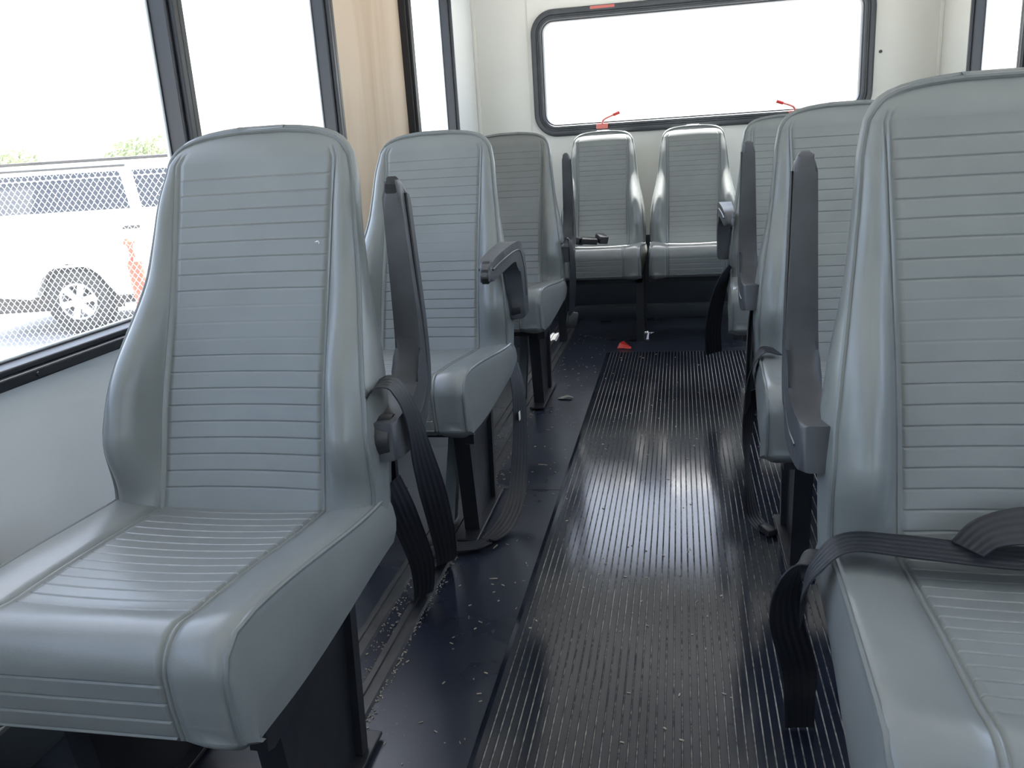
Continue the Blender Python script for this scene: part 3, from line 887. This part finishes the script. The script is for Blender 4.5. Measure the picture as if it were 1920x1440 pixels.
# ------------------------------------------------------------------ things on the floor
def scrap(name, loc, pts, m, label, cat, th=0.004):
    bm = bmesh.new()
    v = [bm.verts.new((a, b, c)) for a, b, c in pts]; v2 = [bm.verts.new((a*0.9, b*0.9, c+th)) for a, b, c in pts]
    bm.faces.new(v); bm.faces.new(v2)
    for i in range(len(v)): bm.faces.new((v[i], v[(i+1) % len(v)], v2[(i+1) % len(v)], v2[i]))
    o = mesh_obj(name, finish(bm, name, m, smooth=False)); o.location = loc
    return tag(o, label, cat)
scrap('plastic_scrap', (-0.275, 4.05, 0.002), [(-0.03, -0.01, 0.0), (0.0, -0.02, 0.004), (0.035, -0.018, 0), (0.04, -0.005, 0.003), (0.0, 0.008, 0.03), (-0.02, 0.014, 0.02)], M_red, 'small red plastic scrap on the floor before the rear seats', 'scrap')
scrap('dry_leaf', (-0.455, 3.20, 0.001), [(-0.03, 0, 0), (-0.01, -0.012, 0.004), (0.02, -0.008, 0.012), (0.035, 0.004, 0.004), (0.01, 0.014, 0.01), (-0.018, 0.012, 0.002)], M_leafdry, 'dry leaf on the smooth floor beside the last left seat', 'leaf')
scrap('paper_scrap', (-0.18, 4.37, 0.001), [(-0.012, -0.006, 0), (0.01, -0.008, 0.003), (0.014, 0.006, 0.008), (-0.006, 0.008, 0.003)], M_white_bit, 'tiny white paper scrap under the rear bench', 'scrap')
def debris():
    bm = bmesh.new()
    def bit(x, y, z, l, wdt, a):
        dx, dy = math.cos(a)*l/2, math.sin(a)*l/2; px, py = -math.sin(a)*wdt/2, math.cos(a)*wdt/2
        V = [bm.verts.new((x+s*dx+t*px, y+s*dy+t*py, z+q)) for q in (0.0002, 0.0018) for s, t in ((-1,-1),(1,-1),(1,1),(-1,1))]
        for f in ((3,2,1,0),(4,5,6,7),(0,1,5,4),(1,2,6,5),(2,3,7,6),(3,0,4,7)): bm.faces.new([V[i] for i in f])
    for i in range(1300):
        x = random.choice((-0.61, -0.563, -0.56, -0.635)) + random.gauss(0, 0.006)
        y = 0.9+abs(random.gauss(0, 1.2))
        bit(x, min(y, 4.6), 0.0005, random.uniform(0.001, 0.0045), random.uniform(0.0007, 0.0018), random.uniform(0, 3.14))
    for i in range(170):
        bit(random.uniform(-0.56, -0.36), random.uniform(0.9, 4.4), 0.0003, random.uniform(0.002, 0.010), random.uniform(0.001, 0.002), random.uniform(0, 3.14))
    for i in range(90):
        bit(random.uniform(-0.33, 0.11), random.uniform(0.9, 3.9), 0.0062, random.uniform(0.002, 0.008), random.uniform(0.001, 0.003), random.uniform(0, 3.14))
    for i in range(7):
        bit(random.uniform(-0.6, -0.37), random.uniform(1.1, 3.4), 0.0006, random.uniform(0.018, 0.03), 0.002, random.uniform(0, 3.14))
    return finish(bm, 'debris', M_straw, smooth=False)
tag(mesh_obj('straw_debris', debris()), 'fine pale straw crumbs scattered over the floor', 'debris', kind='stuff')

# ------------------------------------------------------------------ outside, left of the bus
GZ = -0.85
struct('ground', box_me('ground', M_ground, -140, 140, -140, 140, GZ-0.3, GZ), 'pale dry lot outside the bus', 'ground')
RZ = yaw
def OUT(lat, d, z=GZ):
    return Vector((math.cos(yaw)*lat-math.sin(yaw)*d, math.sin(yaw)*lat+math.cos(yaw)*d, z))

# chain link fence
FD = 7.5
fe = empty('chain_link_fence', OUT(-5.6, FD), 'galvanised chain-link fence between the bus and the white car', 'fence', rz=RZ)
def chain():
    bm = bmesh.new()
    L, Ht, px, pz = 4.4, 1.86, 0.0265, 0.073
    n = int(L/px); m_ = int(Ht/pz)*2
    for i in range(n):
        pts = []
        for j in range(m_+1):
            sx = 0.5 if ((i+j) % 2) else -0.5
            pts.append(Vector((i*px+px/2+sx*px*1.02, (0.0022 if (i+j) % 2 else -0.0022), 0.03+j*pz/2)))
        tube(bm, pts, 0.0024, 4)
    return finish(bm, 'wire_mesh', M_galv, smooth=False)
wm = mesh_obj('wire_mesh', chain(), fe); wm['kind'] = 'stuff'
for x in (0.25, 3.35):
    mesh_obj('post', tube_me('post', M_galv, [(x, 0.04, 0), (x, 0.04, 1.9)], 0.028, 12), fe)
mesh_obj('tension_wire', tube_me('tension_wire', M_galv, [(0, 0.008, 1.80), (4.4, 0.008, 1.80)], 0.003, 6), fe)

# white car behind the fence
car = empty('white_car', OUT(-5.06, 9.9), 'large white estate car parked behind the chain-link fence', 'car', rz=RZ)
def arc(cx, cz, r, a0, a1, n=10):
    return [(cx+r*math.cos(math.radians(a0+(a1-a0)*k/n)), cz+r*math.sin(math.radians(a0+(a1-a0)*k/n))) for k in range(n+1)]
def car_body():
    bm = bmesh.new()
    poly = [(-1.22, 0.50), (-1.25, 0.85), (-1.22, 1.28), (4.35, 1.12), (4.42, 0.80), (4.35, 0.48)]
    poly += [(3.78, 0.46)] + arc(3.30, 0.40, 0.47, 8, 172) + [(2.80, 0.46), (0.50, 0.44)] + arc(0, 0.40, 0.475, 8, 172) + [(-0.50, 0.50)]
    poly = [(-1.22, 0.50), (-1.25, 0.85), (-1.20, 1.34), (2.45, 1.30), (2.9, 1.22), (4.25, 1.12), (4.42, 0.80), (4.35, 0.48), (3.80, 0.46)] + arc(3.30, 0.40, 0.47, 8, 172) + [(2.80, 0.46), (0.50, 0.44)] + arc(0, 0.40, 0.475, 8, 172) + [(-0.50, 0.48)]
    prism(bm, poly, 'y', 0.0, 1.95, bev=0.03, seg=2)
    return finish(bm, 'body', M_white, angle=35)
mesh_obj('body', car_body(), car)
def car_cab():
    bm = bmesh.new()
    lo = [(-1.18, 1.32), (2.42, 1.29)]; hi = [(-1.08, 1.95), (-0.98, 1.965), (1.50, 1.965), (1.65, 1.94)]
    poly = [lo[0], hi[0], hi[1], hi[2], hi[3], lo[1]]
    A = [bm.verts.new((x, 0.02+(z-1.3)*0.18, z)) for x, z in poly]; B = [bm.verts.new((x, 1.93-(z-1.3)*0.18, z)) for x, z in poly]
    bm.faces.new(A); bm.faces.new(B)
    for i in range(len(poly)): bm.faces.new((A[i], A[(i+1) % len(poly)], B[(i+1) % len(poly)], B[i]))
    return finish(bm, 'cabin', M_white, angle=35)
mesh_obj('cabin', car_cab(), car)
def car_pane(poly, nm='side_window'):
    bm = bmesh.new()
    A = [bm.verts.new((x, 0.012+(z-1.3)*0.18, z)) for x, z in poly]; B = [bm.verts.new((x, 0.03+(z-1.3)*0.18, z)) for x, z in poly]
    bm.faces.new(A); bm.faces.new(B)
    for i in range(len(poly)): bm.faces.new((A[i], A[(i+1) % len(poly)], B[(i+1) % len(poly)], B[i]))
    mesh_obj(nm, finish(bm, nm, M_carglass, smooth=False), car)
car_pane([(-1.05, 1.43), (-0.98, 1.85), (0.72, 1.85), (0.81, 1.43)])
car_pane([(0.95, 1.43), (0.87, 1.85), (1.35, 1.85), (1.45, 1.43)])
car_pane([(1.55, 1.43), (1.45, 1.85), (1.62, 1.85), (2.25, 1.43)])
bm = bmesh.new(); tube(bm, [(-0.9, 0.16, 1.985), (1.4, 0.16, 1.985)], 0.018, 8)
mesh_obj('dark_roof_bar', finish(bm, 'dark_roof_bar', M_under), car)  # dark bar added along the roof
bm = bmesh.new(); abox(bm, -0.95, 0.80, 0.095, 0.12, 1.895, 1.918); mesh_obj('dark_roof_strip', finish(bm, 'roof_strip', M_under, smooth=False), car)  # thin dark strip added above the long side window
bm = bmesh.new(); abox(bm, -1.18, 4.35, -0.012, 0.005, 0.80, 0.83, 0.004); mesh_obj('side_moulding', finish(bm, 'moulding', M_white), car)
bm = bmesh.new(); abox(bm, 0.70, 0.90, -0.02, 0.005, 1.20, 1.235, 0.006); mesh_obj('door_handle', finish(bm, 'handle', M_under), car)
bm = bmesh.new(); abox(bm, -1.1, 4.2, 0.15, 1.8, 0.28, 0.46); mesh_obj('underbody', finish(bm, 'underbody', M_under, smooth=False), car)
bm = bmesh.new(); abox(bm, -0.52, 0.52, 0.20, 1.75, 0.40, 0.90); mesh_obj('wheel_well', finish(bm, 'well', M_under, smooth=False), car)
bm = bmesh.new(); abox(bm, 0.55, 2.7, 0.02, 0.14, 0.30, 0.345, 0.01); mesh_obj('running_board', finish(bm, 'board', M_white), car)
def wheel(x):
    bm = bmesh.new()
    prof = [(0.20, 0.04), (0.225, 0.0), (0.30, -0.008), (0.365, 0.0), (0.39, 0.03), (0.39, 0.20), (0.365, 0.235), (0.22, 0.235)]
    n = 40
    R_ = [[bm.verts.new((r*math.cos(2*math.pi*k/n), y, r*math.sin(2*math.pi*k/n))) for r, y in prof] for k in range(n)]
    for k in range(n):
        a, b = R_[k], R_[(k+1) % n]
        for j in range(len(prof)-1): bm.faces.new((a[j], a[j+1], b[j+1], b[j]))
    t = mesh_obj('tyre', finish(bm, 'tyre', M_tyre), car); t.location = (x, 0.05, 0.39)
    bm = bmesh.new()
    ring = [(0.225, 0.005), (0.215, -0.006), (0.195, 0.0), (0.188, 0.03), (0.185, 0.10)]
    R_ = [[bm.verts.new((r*math.cos(2*math.pi*k/n), y, r*math.sin(2*math.pi*k/n))) for r, y in ring] for k in range(n)]
    for k in range(n):
        a, b = R_[k], R_[(k+1) % n]
        for j in range(len(ring)-1): bm.faces.new((a[j], a[j+1], b[j+1], b[j]))
    for k in range(6):
        a = math.radians(60*k+12)
        u = Vector((math.cos(a), 0, math.sin(a))); v = Vector((-math.sin(a), 0, math.cos(a)))
        pts = [(0.05, -0.034), (0.19, -0.040), (0.19, 0.040), (0.05, 0.034)]
        A = [bm.verts.new(u*p+v*q+Vector((0, 0.012 if p < 0.1 else 0.006, 0))) for p, q in pts]; B = [bm.verts.new(u*p+v*q+Vector((0, 0.05, 0))) for p, q in pts]
        bm.faces.new(A); bm.faces.new(B)
        for i in range(4): bm.faces.new((A[i], A[(i+1) % 4], B[(i+1) % 4], B[i]))
    bmesh.ops.create_cone(bm, cap_ends=True, segments=20, radius1=0.085, radius2=0.06, depth=0.05, matrix=Matrix.Translation((0, 0.01, 0)) @ Matrix.Rotation(math.pi/2, 4, 'X'))
    rm = mesh_obj('rim', finish(bm, 'rim', M_alloy, angle=35), t)
wheel(0.0); wheel(3.30)

# orange delineator post beside the fence
dp = empty('delineator_post', OUT(-3.52, 8.3), 'orange traffic delineator post standing before the white car', 'traffic post', rz=RZ)
dp.scale = (1.15, 1.15, 1.18)
dp.rotation_euler = (0, math.radians(-5), RZ)
bm = bmesh.new()
prof = [(0.085, 0.03), (0.085, 0.06), (0.080, 0.28), (0.078, 0.285), (0.078, 0.30), (0.074, 0.47), (0.068, 0.475), (0.066, 0.69), (0.062, 0.70), (0.060, 0.84), (0.040, 0.86), (0.022, 0.87), (0.022, 0.97), (0.045, 0.985), (0.048, 1.0), (0.03, 1.03), (0.0, 1.035)]
n = 20
R_ = [[bm.verts.new((r*math.cos(2*math.pi*k/n), r*math.sin(2*math.pi*k/n), z)) for r, z in prof] for k in range(n)]
for k in range(n):
    a, b = R_[k], R_[(k+1) % n]
    for j in range(len(prof)-1):
        bm.faces.new((a[j], a[j+1], b[j+1], b[j]))
bmesh.ops.remove_doubles(bm, verts=bm.verts, dist=1e-5)
mesh_obj('shaft', finish(bm, 'shaft', M_orange, angle=40), dp)
mesh_obj('rubber_base', box_me('rubber_base', M_tyre, -0.2, 0.2, -0.2, 0.2, 0.0, 0.04, bev=0.01), dp)

# grass at the foot of the fence
def grass():
    bm = bmesh.new()
    for i in range(2600):
        lat = random.uniform(-5.4, -2.6); d = FD+random.gauss(-0.25, 0.5)
        cl = 0.5+0.5*math.sin(lat*5.3)
        h = random.uniform(0.05, 0.22)*(0.5+cl)
        p = OUT(lat, d); a = random.uniform(0, 6.28); s = random.uniform(0.004, 0.009)
        dx = Vector((math.cos(a)*s, math.sin(a)*s, 0)); ben = Vector((random.gauss(0, 0.05), random.gauss(0, 0.05), 0))
        v = [bm.verts.new(p-dx), bm.verts.new(p+dx), bm.verts.new(p+dx*0.6+ben*0.4+Vector((0, 0, h*0.6))), bm.verts.new(p+ben+Vector((0, 0, h)))]
        bm.faces.new((v[0], v[1], v[2])); bm.faces.new((v[0], v[2], v[3]))
    return finish(bm, 'grass', M_grass, smooth=False)
tag(mesh_obj('dry_grass', grass()), 'dry grass tufts along the foot of the fence', 'grass', kind='stuff')

# trees on the far side of the lot
def tree(lat, d, h, rad, label):
    e = empty('tree', OUT(lat, d), label, 'tree', 'trees far beyond the white car')
    mesh_obj('trunk', tube_me('trunk', M_trunk, catmull([(0, 0, 0), (0.1, 0, h*0.3), (0.0, 0.1, h*0.65)], 5), 0.14, 8), e)
    bm = bmesh.new()
    for i in range(1500):
        while True:
            q = Vector((random.uniform(-1, 1), random.uniform(-1, 1), random.uniform(-1, 1)))
            if 0.35 < q.length < 1 + 0.2*math.sin(q.x*7+q.z*5): break
        c = Vector((q.x*rad, q.y*rad, h*0.62+q.z*h*0.38))
        n_ = Vector((random.gauss(0, 1), random.gauss(0, 1), random.gauss(0, 1))).normalized()
        u = n_.orthogonal().normalized(); v = n_.cross(u); s = random.uniform(0.09, 0.2)
        bm.faces.new([bm.verts.new(c+u*s), bm.verts.new(c+v*s*0.5+n_*0.03), bm.verts.new(c-u*s), bm.verts.new(c-v*s*0.5+n_*0.03)])
    mesh_obj('crown', finish(bm, 'crown', M_leaf, smooth=False), e)
tree(-24.4, 43, 3.2, 1.8, 'low green tree far left beyond the white car roof')
tree(-20.6, 48, 2.9, 1.2, 'small tree between the two larger far trees')
tree(-17.2, 43, 3.4, 1.8, 'green tree seen just left of the first black window post')
